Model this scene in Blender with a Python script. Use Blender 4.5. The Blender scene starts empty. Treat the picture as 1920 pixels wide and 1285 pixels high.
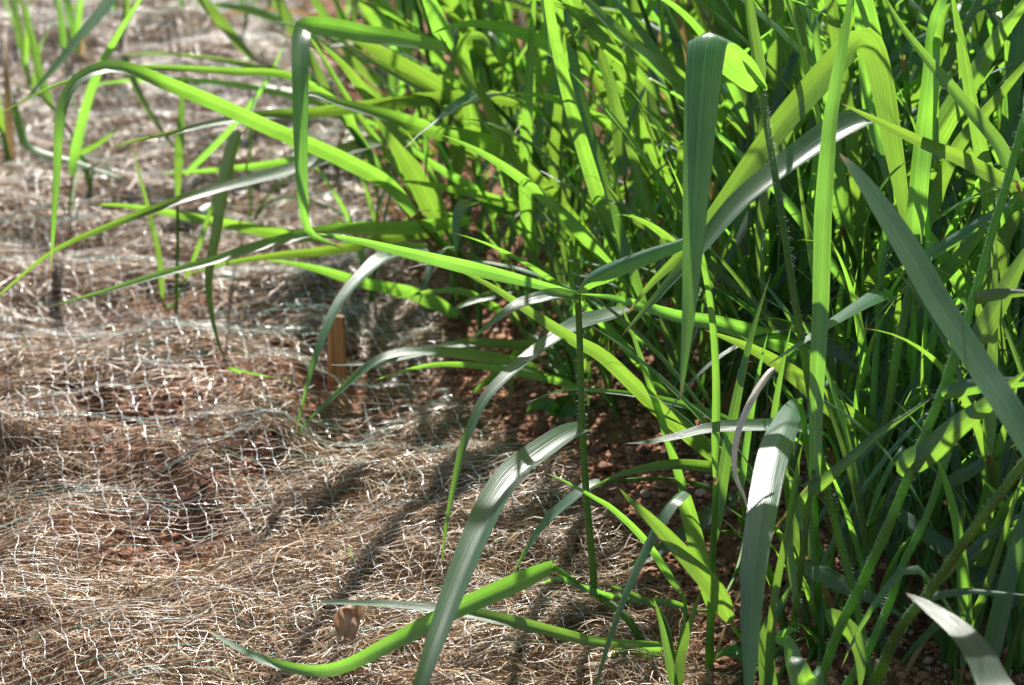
import bpy, math, random
import numpy as np
from mathutils import Vector

# ------------------------------------------------------------------ camera, sky, sun, exposure
scene = bpy.context.scene
col = scene.collection
R = math.radians
CAM_H, PITCH, LENS, SENSOR = 0.50, R(17.0), 50.0, 23.6
FPX = 1920 * LENS / SENSOR
cam_d = bpy.data.cameras.new('camera')
cam = bpy.data.objects.new('camera', cam_d)
col.objects.link(cam)
cam.location = (0, 0, CAM_H)
cam.rotation_euler = (math.pi / 2 - PITCH, 0, 0)
cam_d.lens, cam_d.sensor_width, cam_d.clip_start, cam_d.clip_end = LENS, SENSOR, 0.02, 400
cam_d.dof.use_dof = True
cam_d.dof.focus_distance = 1.17
cam_d.dof.aperture_fstop = 9.5
scene.camera = cam
SUN_EL, SUN_AZ = R(47), R(4)             # behind the grass, a touch to the right
world = bpy.data.worlds.new('World')
scene.world = world
world.use_nodes = True
wn = world.node_tree
sky = wn.nodes.new('ShaderNodeTexSky')
sky.sky_type = 'NISHITA'
sky.sun_disc = False
sky.sun_elevation, sky.sun_rotation = SUN_EL, SUN_AZ
wn.links.new(sky.outputs[0], wn.nodes['Background'].inputs[0])
wn.nodes['Background'].inputs[1].default_value = 0.066
sun_d = bpy.data.lights.new('sun', 'SUN')
sun_d.energy, sun_d.angle, sun_d.color = 5.0, R(0.53), (1.0, 0.955, 0.88)
sun = bpy.data.objects.new('sun', sun_d)
col.objects.link(sun)
SUN_DIR = Vector((math.sin(SUN_AZ) * math.cos(SUN_EL), math.cos(SUN_AZ) * math.cos(SUN_EL), math.sin(SUN_EL)))
sun.rotation_euler = SUN_DIR.to_track_quat('Z', 'Y').to_euler()
sun.location = SUN_DIR * 20
vs = scene.view_settings
vs.view_transform, vs.look, vs.gamma, vs.use_curve_mapping = 'Standard', 'None', 1.0, False
vs.exposure = 1.17
cy = scene.cycles
cy.max_bounces, cy.diffuse_bounces, cy.glossy_bounces, cy.transmission_bounces, cy.transparent_max_bounces = 5, 3, 2, 2, 4
cy.caustics_reflective = cy.caustics_refractive = False

rng = np.random.default_rng(11)
rnd = random.Random(5)

# ------------------------------------------------------------------ projection helpers
CAMP = np.array([0, 0, CAM_H])
FWD = np.array([0, math.cos(PITCH), -math.sin(PITCH)])
UPV = np.array([0, math.sin(PITCH), math.cos(PITCH)])
RGT = np.array([1.0, 0, 0])


def at(x, y, d):
    return CAMP + d * (FWD + (x - 960) / FPX * RGT - (y - 642.5) / FPX * UPV)


def gnd(x, y):
    v = FWD + (x - 960) / FPX * RGT - (y - 642.5) / FPX * UPV
    return CAMP + v * (CAM_H / -v[2])


# ------------------------------------------------------------------ noise and terrain
def hash2(ix, iy, s):
    h = (ix * 374761393 + iy * 668265263 + s * 974711) & 0xFFFFFFFF
    h = ((h ^ (h >> 13)) * 1274126177) & 0xFFFFFFFF
    return ((h ^ (h >> 16)) & 0xFFFF) / 65535.0


def vnoise(x, y, s=0):
    x, y = np.asarray(x, float), np.asarray(y, float)
    ix, iy = np.floor(x).astype(np.int64), np.floor(y).astype(np.int64)
    fx, fy = x - ix, y - iy
    fx, fy = fx * fx * (3 - 2 * fx), fy * fy * (3 - 2 * fy)
    a, b = hash2(ix, iy, s), hash2(ix + 1, iy, s)
    c, d = hash2(ix, iy + 1, s), hash2(ix + 1, iy + 1, s)
    return (a + (b - a) * fx) * (1 - fy) + (c + (d - c) * fx) * fy - 0.5


def fbm(x, y, s=0, o=4):
    t, a, f = 0, 1.0, 1.0
    for k in range(o):
        t = t + a * vnoise(x * f, y * f, s + k)
        a, f = a * 0.5, f * 2.03
    return t


NET_ROT = R(17)
cR, sR = math.cos(NET_ROT), math.sin(NET_ROT)


def to_net(x, y):                 # u runs across the mat, v away from the camera
    return x * cR + y * sR, -x * sR + y * cR


def from_net(u, v):
    return u * cR - v * sR, u * sR + v * cR


def seg_dist(x, y, pts):
    best = np.full(np.shape(x), 9.0)
    for (ax, ay), (bx, by) in zip(pts[:-1], pts[1:]):
        dx, dy = bx - ax, by - ay
        t = np.clip(((x - ax) * dx + (y - ay) * dy) / (dx * dx + dy * dy), 0, 1)
        best = np.minimum(best, np.hypot(x - ax - t * dx, y - ay - t * dy))
    return best


def gpts(px):
    return [tuple(gnd(*p)[:2]) for p in px]


RIDGES = [(gpts([(-40, 900), (120, 892), (260, 880), (390, 850), (480, 800), (545, 740)]), 0.016, 0.030),
          (gpts([(-40, 560), (120, 540), (240, 535)]), 0.020, 0.045),
          (gpts([(520, 850), (470, 905), (420, 930)]), 0.012, 0.025),
          (gpts([(300, 905), (420, 905), (520, 880)]), 0.008, 0.03),
          (gpts([(560, 760), (680, 765), (800, 790)]), 0.008, 0.03),
          (gpts([(-40, 700), (200, 690), (380, 700)]), 0.010, 0.05),
          (gpts([(200, 190), (330, 160), (420, 140)]), 0.03, 0.07),
          (gpts([(80, 110), (230, 85), (330, 80)]), 0.03, 0.08)]
HOLLOWS = [(gnd(250, 1000), 0.050, 0.013), (gnd(370, 1010), 0.04, 0.010), (gnd(470, 905), 0.026, 0.020), (gnd(160, 828), 0.05, 0.017), (gnd(280, 820), 0.055, 0.018),
           (gnd(590, 700), 0.055, 0.030), (gnd(100, 640), 0.07, 0.006), (gnd(300, 640), 0.09, 0.006), (gnd(700, 800), 0.05, 0.015),
           (gnd(820, 700), 0.05, 0.02), (gnd(60, 470), 0.12, 0.007), (gnd(420, 560), 0.10, 0.007)]


def terrain(x, y):
    return 0.020 * fbm(x * 3.1 + 5, y * 3.1, 3, 3) - 0.004


def mat_h(x, y):
    u, v = to_net(x, y)
    h = terrain(x, y) + 0.006 + 0.030 * np.maximum(0, fbm(u * 4.2, v * 13.0, 21, 2) + 0.05) + 0.011 * fbm(u * 20, v * 30, 31, 3)
    for pts, a, w in RIDGES:
        h = h + 1.25 * a * np.exp(-(seg_dist(x, y, pts) / w) ** 2)
    return h


def hollow(x, y):
    h = 0.017 * np.maximum(0, fbm(x * 13, y * 17, 41, 2) - 0.05)
    for c, r, a in HOLLOWS:
        h = h + 1.45 * a * np.exp(-(((x - c[0]) ** 2 + ((y - c[1]) * 0.8) ** 2) / r ** 2))
    return h


EDGE = np.array(sorted(gpts([(560, -20), (600, 100), (640, 200), (720, 400), (800, 590), (850, 740), (950, 880), (1090, 1000),
                             (1210, 1130), (1340, 1285), (1480, 1450)]), key=lambda p: p[1]))


def edge_x(y):
    return np.interp(y, EDGE[:, 1], EDGE[:, 0])


def inside(x, y):                 # metres inside the edge of the mat
    return edge_x(y) + 0.03 * fbm(x * 9 + 2, y * 9, 55, 2) - x


def soil_h(x, y):
    m = np.clip(inside(x, y) / 0.05 + 0.5, 0, 1)
    far = np.clip(1 - (np.hypot(x, y - 2) - 4) / 6, 0.2, 1)
    under = mat_h(x, y) - 0.006 - hollow(x, y)
    open_ = terrain(x, y) + 0.012 * fbm(x * 16, y * 16, 61, 3) + 0.004 * fbm(x * 70, y * 70, 66, 2)
    return (m * under + (1 - m) * open_) * far


def sh(x, y):
    return float(soil_h(np.array([x]), np.array([y]))[0])


# ------------------------------------------------------------------ object helpers
def tag(o, label=None, cat=None, group=None, kind=None):
    if label: o['label'] = label
    if cat: o['category'] = cat
    if group: o['group'] = group
    if kind: o['kind'] = kind
    return o


def mesh(name, v, f, uv=None, colr=None, smooth=True):
    """v (n,3); f (m,k) one face size or list of arrays; uv / colr per vertex"""
    me = bpy.data.meshes.new(name)
    v = np.asarray(v, np.float32)
    fl = f if isinstance(f, list) else [f]
    fl = [np.asarray(a, np.int32) for a in fl if len(a)]
    tot = np.concatenate([np.full(len(a), a.shape[1], np.int32) for a in fl])
    idx = np.concatenate([a.ravel() for a in fl])
    me.vertices.add(len(v)); me.vertices.foreach_set('co', v.ravel())
    me.loops.add(len(idx)); me.loops.foreach_set('vertex_index', idx)
    me.polygons.add(len(tot))
    st = np.zeros(len(tot), np.int32); st[1:] = np.cumsum(tot)[:-1]
    me.polygons.foreach_set('loop_start', st)
    me.polygons.foreach_set('use_smooth', np.full(len(tot), smooth, bool))
    if uv is not None:
        l = me.uv_layers.new(name='UVMap')
        l.data.foreach_set('uv', np.asarray(uv, np.float32)[idx].ravel())
    if colr is not None:
        a = me.color_attributes.new('col', 'FLOAT_COLOR', 'POINT')
        c = np.ones((len(v), 4), np.float32); c[:, :3] = colr
        a.data.foreach_set('color', c.ravel())
    me.update(calc_edges=True)
    return me


def obj(name, me, mat, parent=None):
    o = bpy.data.objects.new(name, me)
    col.objects.link(o)
    if mat is not None and not me.materials: me.materials.append(mat)
    if parent is not None: o.parent = parent
    return o


def empty(name, loc=(0, 0, 0)):
    o = bpy.data.objects.new(name, None)
    o.empty_display_size = 0.02
    o.location = loc
    col.objects.link(o)
    return o


def catmull(P, n):
    P = np.asarray(P, float)
    if len(P) == 2:
        t = np.linspace(0, 1, n)[:, None]
        return P[0] * (1 - t) + P[1] * t
    Q = np.vstack([2 * P[0] - P[1], P, 2 * P[-1] - P[-2]])
    seg = np.linalg.norm(np.diff(P[:, :2], axis=0), axis=1) + 1e-6 if P.shape[1] > 3 else np.linalg.norm(np.diff(P, axis=0), axis=1) + 1e-6
    cum = np.concatenate([[0], np.cumsum(seg)])
    s = np.linspace(0, cum[-1], n)
    k = np.clip(np.searchsorted(cum, s, 'right') - 1, 0, len(P) - 2)
    t = ((s - cum[k]) / seg[k])[:, None]
    p0, p1, p2, p3 = Q[k], Q[k + 1], Q[k + 2], Q[k + 3]
    return 0.5 * (2 * p1 + (p2 - p0) * t + (2 * p0 - 5 * p1 + 4 * p2 - p3) * t ** 2 + (3 * p1 - p0 - 3 * p2 + p3) * t ** 3)


def norm(a):
    return a / (np.linalg.norm(a, axis=-1, keepdims=True) + 1e-12)


def ribbon(P, S, W, fold=0.25, m=4, wave=0.0):
    """a blade: P centre line, S side vectors, W widths; folded along its midrib"""
    n = len(P)
    T = norm(np.gradient(P, axis=0))
    S = norm(S - T * np.sum(S * T, 1, keepdims=True))
    N = norm(np.cross(S, T))
    t = np.linspace(-1, 1, m + 1)
    tv = np.abs(t) ** 1.3 * fold
    hw = W / 2
    ph = rng.random() * 6
    wv = wave * np.sin(np.linspace(0, 14, n) + ph)[:, None] * np.sign(t)[None] * np.abs(t)[None] ** 2
    off = S[:, None] * (t[None, :, None] * hw[:, None, None]) + N[:, None] * ((tv[None] + wv) * hw[:, None])[..., None]
    v = (P[:, None] + off).reshape(-1, 3)
    i = np.arange(n - 1)[:, None] * (m + 1) + np.arange(m)[None]
    f = np.stack([i, i + 1, i + m + 2, i + m + 1], -1).reshape(-1, 4)
    uv = np.stack(np.broadcast_arrays(((t + 1) / 2)[None], np.linspace(0, 1, n)[:, None]), -1).reshape(-1, 2)
    return v, f, uv


def tube(P, r, k=6):
    P = np.asarray(P, float)
    n = len(P)
    r = np.broadcast_to(r, n)
    T = norm(np.gradient(P, axis=0))
    a = np.array([0.31, 0.12, 0.94]) if abs(T[0][2]) < 0.8 else np.array([1.0, 0.1, 0])
    A = norm(np.cross(T, a)); B = np.cross(T, A)
    th = np.arange(k) / k * 2 * math.pi
    v = P[:, None] + r[:, None, None] * (A[:, None] * np.cos(th)[None, :, None] + B[:, None] * np.sin(th)[None, :, None])
    i = np.arange(n - 1)[:, None] * k
    j = np.arange(k)[None]
    f = np.stack([i + j, i + (j + 1) % k, i + k + (j + 1) % k, i + k + j], -1).reshape(-1, 4)
    uv = np.stack(np.broadcast_arrays((np.arange(k) / k)[None], np.linspace(0, 1, n)[:, None]), -1).reshape(-1, 2)
    return v.reshape(-1, 3), f, uv


# ------------------------------------------------------------------ materials
def new_mat(name):
    m = bpy.data.materials.new(name)
    m.use_nodes = True
    nt = m.node_tree
    nt.nodes.clear()
    out = nt.nodes.new('ShaderNodeOutputMaterial')
    return m, nt, out


def N(nt, t, **kw):
    n = nt.nodes.new('ShaderNode' + t)
    for k, v in kw.items():
        if hasattr(n, k): setattr(n, k, v)
    return n


def leaf_mat(name, refl, trans, rough=0.36, spec=0.5, tmix=0.5, vein=0.35, dry=False):
    m, nt, out = new_mat(name)
    L = nt.links.new
    uv = N(nt, 'UVMap'); uv.uv_map = 'UVMap'
    sep = N(nt, 'SeparateXYZ'); L(uv.outputs[0], sep.inputs[0])
    # parallel veins across the blade
    mul = N(nt, 'Math', operation='MULTIPLY'); L(sep.outputs[0], mul.inputs[0]); mul.inputs[1].default_value = 118.0
    sn = N(nt, 'Math', operation='SINE'); L(mul.outputs[0], sn.inputs[0])
    cmb = N(nt, 'CombineXYZ')
    m2 = N(nt, 'Math', operation='MULTIPLY'); L(sep.outputs[0], m2.inputs[0]); m2.inputs[1].default_value = 46.0
    m3 = N(nt, 'Math', operation='MULTIPLY'); L(sep.outputs[1], m3.inputs[0]); m3.inputs[1].default_value = 2.2
    oi = N(nt, 'ObjectInfo')
    m4 = N(nt, 'Math', operation='MULTIPLY'); L(oi.outputs['Random'], m4.inputs[0]); m4.inputs[1].default_value = 50
    L(m2.outputs[0], cmb.inputs[0]); L(m3.outputs[0], cmb.inputs[1]); L(m4.outputs[0], cmb.inputs[2])
    nz = N(nt, 'TexNoise'); nz.inputs['Scale'].default_value = 1.0; nz.inputs['Detail'].default_value = 3
    L(cmb.outputs[0], nz.inputs['Vector'])
    add = N(nt, 'Math', operation='MULTIPLY_ADD'); L(sn.outputs[0], add.inputs[0]); add.inputs[1].default_value = 0.07; L(nz.outputs[0], add.inputs[2])
    # pale midrib
    d = N(nt, 'Math', operation='SUBTRACT'); L(sep.outputs[0], d.inputs[0]); d.inputs[1].default_value = 0.5
    ab = N(nt, 'Math', operation='ABSOLUTE'); L(d.outputs[0], ab.inputs[0])
    mr = N(nt, 'MapRange'); L(ab.outputs[0], mr.inputs[0])
    mr.inputs[1].default_value = 0.015; mr.inputs[2].default_value = 0.055; mr.inputs[3].default_value = 1; mr.inputs[4].default_value = 0
    # blotches along the blade (age, wear)
    tc = N(nt, 'TexCoord')
    nb = N(nt, 'TexNoise'); nb.inputs['Scale'].default_value = 38; nb.inputs['Detail'].default_value = 4; L(tc.outputs['Object'], nb.inputs['Vector'])
    val = N(nt, 'MapRange'); L(add.outputs[0], val.inputs[0])
    val.inputs[1].default_value = 0.2; val.inputs[2].default_value = 0.8
    val.inputs[3].default_value = 1 - vein; val.inputs[4].default_value = 1 + vein
    rv = N(nt, 'MapRange'); L(oi.outputs['Random'], rv.inputs[0]); rv.inputs[3].default_value = 0.66; rv.inputs[4].default_value = 1.22
    vv = N(nt, 'Math', operation='MULTIPLY'); L(val.outputs[0], vv.inputs[0]); L(rv.outputs[0], vv.inputs[1])
    nb2 = N(nt, 'MapRange'); L(nb.outputs[0], nb2.inputs[0]); nb2.inputs[1].default_value = .3; nb2.inputs[2].default_value = .7
    nb2.inputs[3].default_value = .85; nb2.inputs[4].default_value = 1.12
    v3 = N(nt, 'Math', operation='MULTIPLY'); L(vv.outputs[0], v3.inputs[0]); L(nb2.outputs[0], v3.inputs[1])
    hue = N(nt, 'MapRange'); L(oi.outputs['Random'], hue.inputs[0]); hue.inputs[3].default_value = 0.485; hue.inputs[4].default_value = 0.512

    def tone(c, rib):
        mx = N(nt, 'MixRGB'); mx.inputs[1].default_value = (*c, 1); mx.inputs[2].default_value = (*rib, 1)
        L(mr.outputs[0], mx.inputs[0])
        # yellow tip
        tp = N(nt, 'MapRange'); L(sep.outputs[1], tp.inputs[0]); tp.inputs[1].default_value = .955; tp.inputs[2].default_value = .99
        tm = N(nt, 'MixRGB'); L(tp.outputs[0], tm.inputs[0]); L(mx.outputs[0], tm.inputs[1]); tm.inputs[2].default_value = (.34, .22, .09, 1)
        h = N(nt, 'HueSaturation'); L(tm.outputs[0], h.inputs['Color']); L(v3.outputs[0], h.inputs['Value'])
        L(hue.outputs[0], h.inputs['Hue'])
        return h
    a = tone(refl, tuple(min(1, x * 1.2 + .01) for x in refl))
    b = tone(trans, tuple(min(1, x * 1.15) for x in trans))
    bp = N(nt, 'Bump'); bp.inputs['Strength'].default_value = 0.4; bp.inputs['Distance'].default_value = 0.0006; L(add.outputs[0], bp.inputs['Height'])
    pr = N(nt, 'BsdfPrincipled')
    L(a.outputs[0], pr.inputs['Base Color']); pr.inputs['Roughness'].default_value = rough
    pr.inputs['Specular IOR Level'].default_value = spec
    L(bp.outputs[0], pr.inputs['Normal'])
    tr = N(nt, 'BsdfTranslucent'); L(b.outputs[0], tr.inputs[0]); L(bp.outputs[0], tr.inputs['Normal'])
    mx = N(nt, 'MixShader'); mx.inputs[0].default_value = tmix
    L(pr.outputs[0], mx.inputs[1]); L(tr.outputs[0], mx.inputs[2]); L(mx.outputs[0], out.inputs[0])
    return m


M_LEAF = leaf_mat('grass blade', (0.066, 0.150, 0.104), (0.262, 0.54, 0.045), rough=.35, spec=1.0, tmix=0.52, vein=.46)
M_SHEATH = leaf_mat('grass stem', (0.11, 0.25, 0.045), (0.26, 0.54, 0.03), rough=0.4, tmix=0.4)
M_DRY = leaf_mat('dry blade', (0.70, 0.60, 0.47), (0.5, 0.4, 0.24), rough=0.4, tmix=0.3)
M_STRAW = leaf_mat('dead straw blade', (0.40, 0.27, 0.13), (0.42, 0.27, 0.10), rough=0.5, tmix=0.35)
M_BROWN = leaf_mat('dead leaf', (0.46, 0.27, 0.19), (0.42, 0.22, 0.12), rough=0.42, tmix=0.25, vein=.2)
M_WEED = leaf_mat('weed leaf', (0.05, 0.14, 0.04), (0.18, 0.5, 0.02), rough=0.4, tmix=0.45, vein=.12)


def attr_mat(name, rough, spec=0.5, trans=0.0, noise=None, bump=None):
    m, nt, out = new_mat(name)
    L = nt.links.new
    at_ = N(nt, 'Attribute'); at_.attribute_name = 'col'
    pr = N(nt, 'BsdfPrincipled'); pr.inputs['Roughness'].default_value = rough; pr.inputs['Specular IOR Level'].default_value = spec
    src = at_.outputs[0]
    tc = N(nt, 'TexCoord')
    if noise:
        nz = N(nt, 'TexNoise'); nz.inputs['Scale'].default_value = noise; nz.inputs['Detail'].default_value = 5; L(tc.outputs['Object'], nz.inputs['Vector'])
        mr = N(nt, 'MapRange'); L(nz.outputs[0], mr.inputs[0]); mr.inputs[1].default_value = .3; mr.inputs[2].default_value = .7
        mr.inputs[3].default_value = .6; mr.inputs[4].default_value = 1.4
        h = N(nt, 'HueSaturation'); L(src, h.inputs['Color']); L(mr.outputs[0], h.inputs['Value']); src = h.outputs[0]
        if bump:
            bp = N(nt, 'Bump'); bp.inputs['Strength'].default_value = .8; bp.inputs['Distance'].default_value = bump
            L(nz.outputs[0], bp.inputs['Height']); L(bp.outputs[0], pr.inputs['Normal'])
    L(src, pr.inputs['Base Color'])
    if trans:
        tr = N(nt, 'BsdfTranslucent'); L(src, tr.inputs[0])
        mx = N(nt, 'MixShader'); mx.inputs[0].default_value = trans
        L(pr.outputs[0], mx.inputs[1]); L(tr.outputs[0], mx.inputs[2]); L(mx.outputs[0], out.inputs[0])
    else:
        L(pr.outputs[0], out.inputs[0])
    return m


M_NET = attr_mat('net filament', 0.18, 1.0)
for n_ in M_NET.node_tree.nodes:
    if n_.type == 'BSDF_PRINCIPLED':
        n_.inputs['Coat Weight'].default_value = 1.0; n_.inputs['Coat Roughness'].default_value = .06; n_.inputs['Coat IOR'].default_value = 1.7
M_FIBRE = attr_mat('coir fibre', 0.45, 0.45)
M_CRUMB = attr_mat('soil crumb', 0.8, 0.3, noise=600, bump=.0006)
M_HAIR = attr_mat('stem hair', 0.3, 0.6, trans=0.5)


def soil_material(name, c1, c2, scale, bump):
    m, nt, out = new_mat(name)
    L = nt.links.new
    tc = N(nt, 'TexCoord')
    nz = N(nt, 'TexNoise'); nz.inputs['Scale'].default_value = scale; nz.inputs['Detail'].default_value = 10; nz.inputs['Roughness'].default_value = .65
    n2 = N(nt, 'TexNoise'); n2.inputs['Scale'].default_value = scale * .09; n2.inputs['Detail'].default_value = 4
    vo = N(nt, 'TexVoronoi'); vo.inputs['Scale'].default_value = scale * 1.6
    for n in (nz, n2, vo): L(tc.outputs['Object'], n.inputs['Vector'])
    cr = N(nt, 'ValToRGB'); L(nz.outputs[0], cr.inputs[0])
    cr.color_ramp.elements[0].position, cr.color_ramp.elements[1].position = .3, .72
    cr.color_ramp.elements[0].color, cr.color_ramp.elements[1].color = (*c1, 1), (*c2, 1)
    mr = N(nt, 'MapRange'); L(n2.outputs[0], mr.inputs[0]); mr.inputs[1].default_value = .3; mr.inputs[2].default_value = .7
    mr.inputs[3].default_value = .65; mr.inputs[4].default_value = 1.25
    h = N(nt, 'HueSaturation'); L(cr.outputs[0], h.inputs['Color']); L(mr.outputs[0], h.inputs['Value'])
    ad = N(nt, 'Math', operation='SUBTRACT'); L(nz.outputs[0], ad.inputs[0]); L(vo.outputs[0], ad.inputs[1])
    bp = N(nt, 'Bump'); bp.inputs['Strength'].default_value = 1; bp.inputs['Distance'].default_value = bump; L(ad.outputs[0], bp.inputs['Height'])
    pr = N(nt, 'BsdfPrincipled'); pr.inputs['Roughness'].default_value = .85; pr.inputs['Specular IOR Level'].default_value = .25
    L(h.outputs[0], pr.inputs['Base Color']); L(bp.outputs[0], pr.inputs['Normal']); L(pr.outputs[0], out.inputs[0])
    return m


M_SOIL = soil_material('red brown soil', (0.10, 0.042, 0.022), (0.40, 0.185, 0.095), 130, .004)
M_BACK = soil_material('matted fibre', (0.07, 0.038, 0.020), (0.28, 0.165, 0.088), 260, .004)
m, nt, out = new_mat('stake wood')
tc = N(nt, 'TexCoord'); mp = N(nt, 'Mapping'); mp.inputs['Scale'].default_value = (260, 260, 14)
nz = N(nt, 'TexNoise'); nz.inputs['Scale'].default_value = 1; nz.inputs['Detail'].default_value = 5
cr = N(nt, 'ValToRGB'); cr.color_ramp.elements[0].color = (.22, .09, .028, 1); cr.color_ramp.elements[1].color = (.54, .28, .10, 1)
cr.color_ramp.elements[0].position, cr.color_ramp.elements[1].position = .32, .66
pr = N(nt, 'BsdfPrincipled'); pr.inputs['Roughness'].default_value = .6
for a, b in ((tc.outputs['Object'], mp.inputs[0]), (mp.outputs[0], nz.inputs['Vector']), (nz.outputs[0], cr.inputs[0]), (cr.outputs[0], pr.inputs[0]), (pr.outputs[0], out.inputs[0])):
    nt.links.new(a, b)
M_WOOD = m

# ------------------------------------------------------------------ the ground: one sheet to the horizon
def axis(a, b, step, far):
    core = np.arange(a, b + 1e-6, step)
    g = step * 1.35 ** np.arange(1, 40)
    g = np.cumsum(g); g = g[g < far]
    return np.concatenate([a - g[::-1], core, b + g])


gx, gy = axis(-1.0, 1.1, 0.0075, 120), axis(0.75, 3.7, 0.0075, 150)
X, Y = np.meshgrid(gx, gy)
Z = soil_h(X, Y)
nx, ny = len(gx), len(gy)
i = (np.arange(ny - 1)[:, None] * nx + np.arange(nx - 1)[None]).ravel()
tag(obj('ground', mesh('ground', np.stack([X, Y, Z], -1).reshape(-1, 3), np.stack([i, i + 1, i + nx + 1, i + nx], -1)), M_SOIL),
    'bare red brown crumbly soil under the mat and the grass', kind='structure')

# soil crumbs
ico_v = np.array([(0, 0, 1)] + [(math.cos(a) * .89, math.sin(a) * .89, .45) for a in np.arange(5) * 1.2566] +
                 [(math.cos(a + .628) * .89, math.sin(a + .628) * .89, -.45) for a in np.arange(5) * 1.2566] + [(0, 0, -1)])
ico_f = []
for k in range(5):
    n_ = (k + 1) % 5
    ico_f += [(0, 1 + k, 1 + n_), (1 + k, 6 + k, 1 + n_), (1 + n_, 6 + k, 6 + n_), (11, 6 + n_, 6 + k)]
ico_f = np.array(ico_f)


def crumbs(x, y, r, sink=0.3):
    n = len(x)
    z = soil_h(x, y) + r * (1 - sink) * .6
    jit = 1 + .35 * (rng.random((n, 12, 1)) - .5) * 2
    th = rng.random(n) * 6.28
    c, s = np.cos(th)[:, None], np.sin(th)[:, None]
    V = ico_v[None] * jit * np.stack([1 + .4 * rng.random(n), np.ones(n), .65 + .3 * rng.random(n)], -1)[:, None]
    V = np.stack([V[..., 0] * c - V[..., 1] * s, V[..., 0] * s + V[..., 1] * c, V[..., 2]], -1) * r[:, None, None]
    V = V + np.stack([x, y, z], -1)[:, None]
    F = ico_f[None] + (np.arange(n) * 12)[:, None, None]
    t = rng.random((n, 1))
    C = np.array([.15, .06, .03]) * (1 - t) + np.array([.46, .22, .12]) * t
    C = np.where(rng.random((n, 1)) < .07, np.array([.45, .30, .22]), C)
    return V.reshape(-1, 3), F.reshape(-1, 3), np.repeat(C, 12, 0)


n = 26000
y = 0.95 + 1.9 * rng.random(n) ** 1.5
x = edge_x(y) - .03 + (.42) * rng.random(n) ** 1.3
n3 = 7000
k = rng.integers(0, len(HOLLOWS), n3)
hc = np.array([h[0][:2] for h in HOLLOWS])[k]; hr = np.array([h[1] for h in HOLLOWS])[k]
x = np.concatenate([x, hc[:, 0] + hr * .75 * rng.normal(size=n3)]); y = np.concatenate([y, hc[:, 1] + hr * .75 * rng.normal(size=n3)])
r = .0009 + .0026 * rng.random(len(x)) ** 3
v, f, c = crumbs(x, y, r)
tag(obj('soil_crumbs', mesh('soil_crumbs', v, f, colr=c, smooth=False), M_CRUMB),
    'fine reddish crumbs of soil strewn along the mat edge', 'soil', kind='stuff')
# larger clods, one by one
clod_px = [(900, 612), (870, 622), (935, 618), (890, 640), (850, 640), (1010, 800), (1040, 812), (985, 790), (1060, 835), (1000, 835), (965, 820),
           (1040, 905), (1075, 915), (1020, 925), (1100, 880), (1130, 905), (1065, 945), (700, 985), (1150, 1010), (1110, 1045), (1180, 1040),
           (180, 800), (215, 812), (255, 808), (150, 815), (285, 822), (230, 835), (195, 790), (690, 1000), (560, 1075), (780, 1125), (1210, 1085), (1165, 965)]
for k, (px, py) in enumerate(clod_px):
    g = gnd(px, py)
    r = np.array([.0042 + .0035 * rnd.random()])
    v, f, c = crumbs(np.array([g[0]]), np.array([g[1]]), r)
    o = obj('soil_clod', mesh('soil_clod', v - [g[0], g[1], 0], f, colr=c, smooth=False), M_CRUMB)
    o.location = (g[0], g[1], 0)
    on_mat = px < 820
    tag(o, 'small red brown clod of soil lying under the netting' if on_mat else 'small red brown clod of soil on bare ground beside the grass', 'soil clod',
        'clods under the netting' if on_mat else 'clods on the bare soil strip')

# ------------------------------------------------------------------ the erosion mat: backing, fibres, net
root = empty('erosion_mat', (-0.4, 1.6, 0))
tag(root, 'brown fibre erosion control mat with white plastic netting laid over the soil', 'mat')
root_off = np.array(root.location)

u0, u1, v0, v1 = -0.75, 1.15, 0.55, 4.1
gu, gv = np.arange(u0, u1, .008), np.arange(v0, v1, .008)
U, V_ = np.meshgrid(gu, gv)
X, Y = from_net(U, V_)
Z = mat_h(X, Y) - 0.003 - hollow(X, Y) * 0.95 + 0.003 * fbm(X * 90, Y * 90, 71, 2)
keep = (inside(X, Y) > .012) & (hollow(X, Y) < .011 + .006 * vnoise(X * 60, Y * 60, 5)) & (X > -1.25)
nu = len(gu)
i = (np.arange(len(gv) - 1)[:, None] * nu + np.arange(nu - 1)[None])
kf = (keep[:-1, :-1] & keep[1:, :-1] & keep[:-1, 1:] & keep[1:, 1:]).ravel()
f = np.stack([i, i + 1, i + nu + 1, i + nu], -1).reshape(-1, 4)[kf]
used, inv = np.unique(f, return_inverse=True)
v = np.stack([X, Y, Z], -1).reshape(-1, 3)[used]
obj('fibre_backing', mesh('fibre_backing', v - root_off, inv.reshape(-1, 4)), M_BACK, root)


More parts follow.
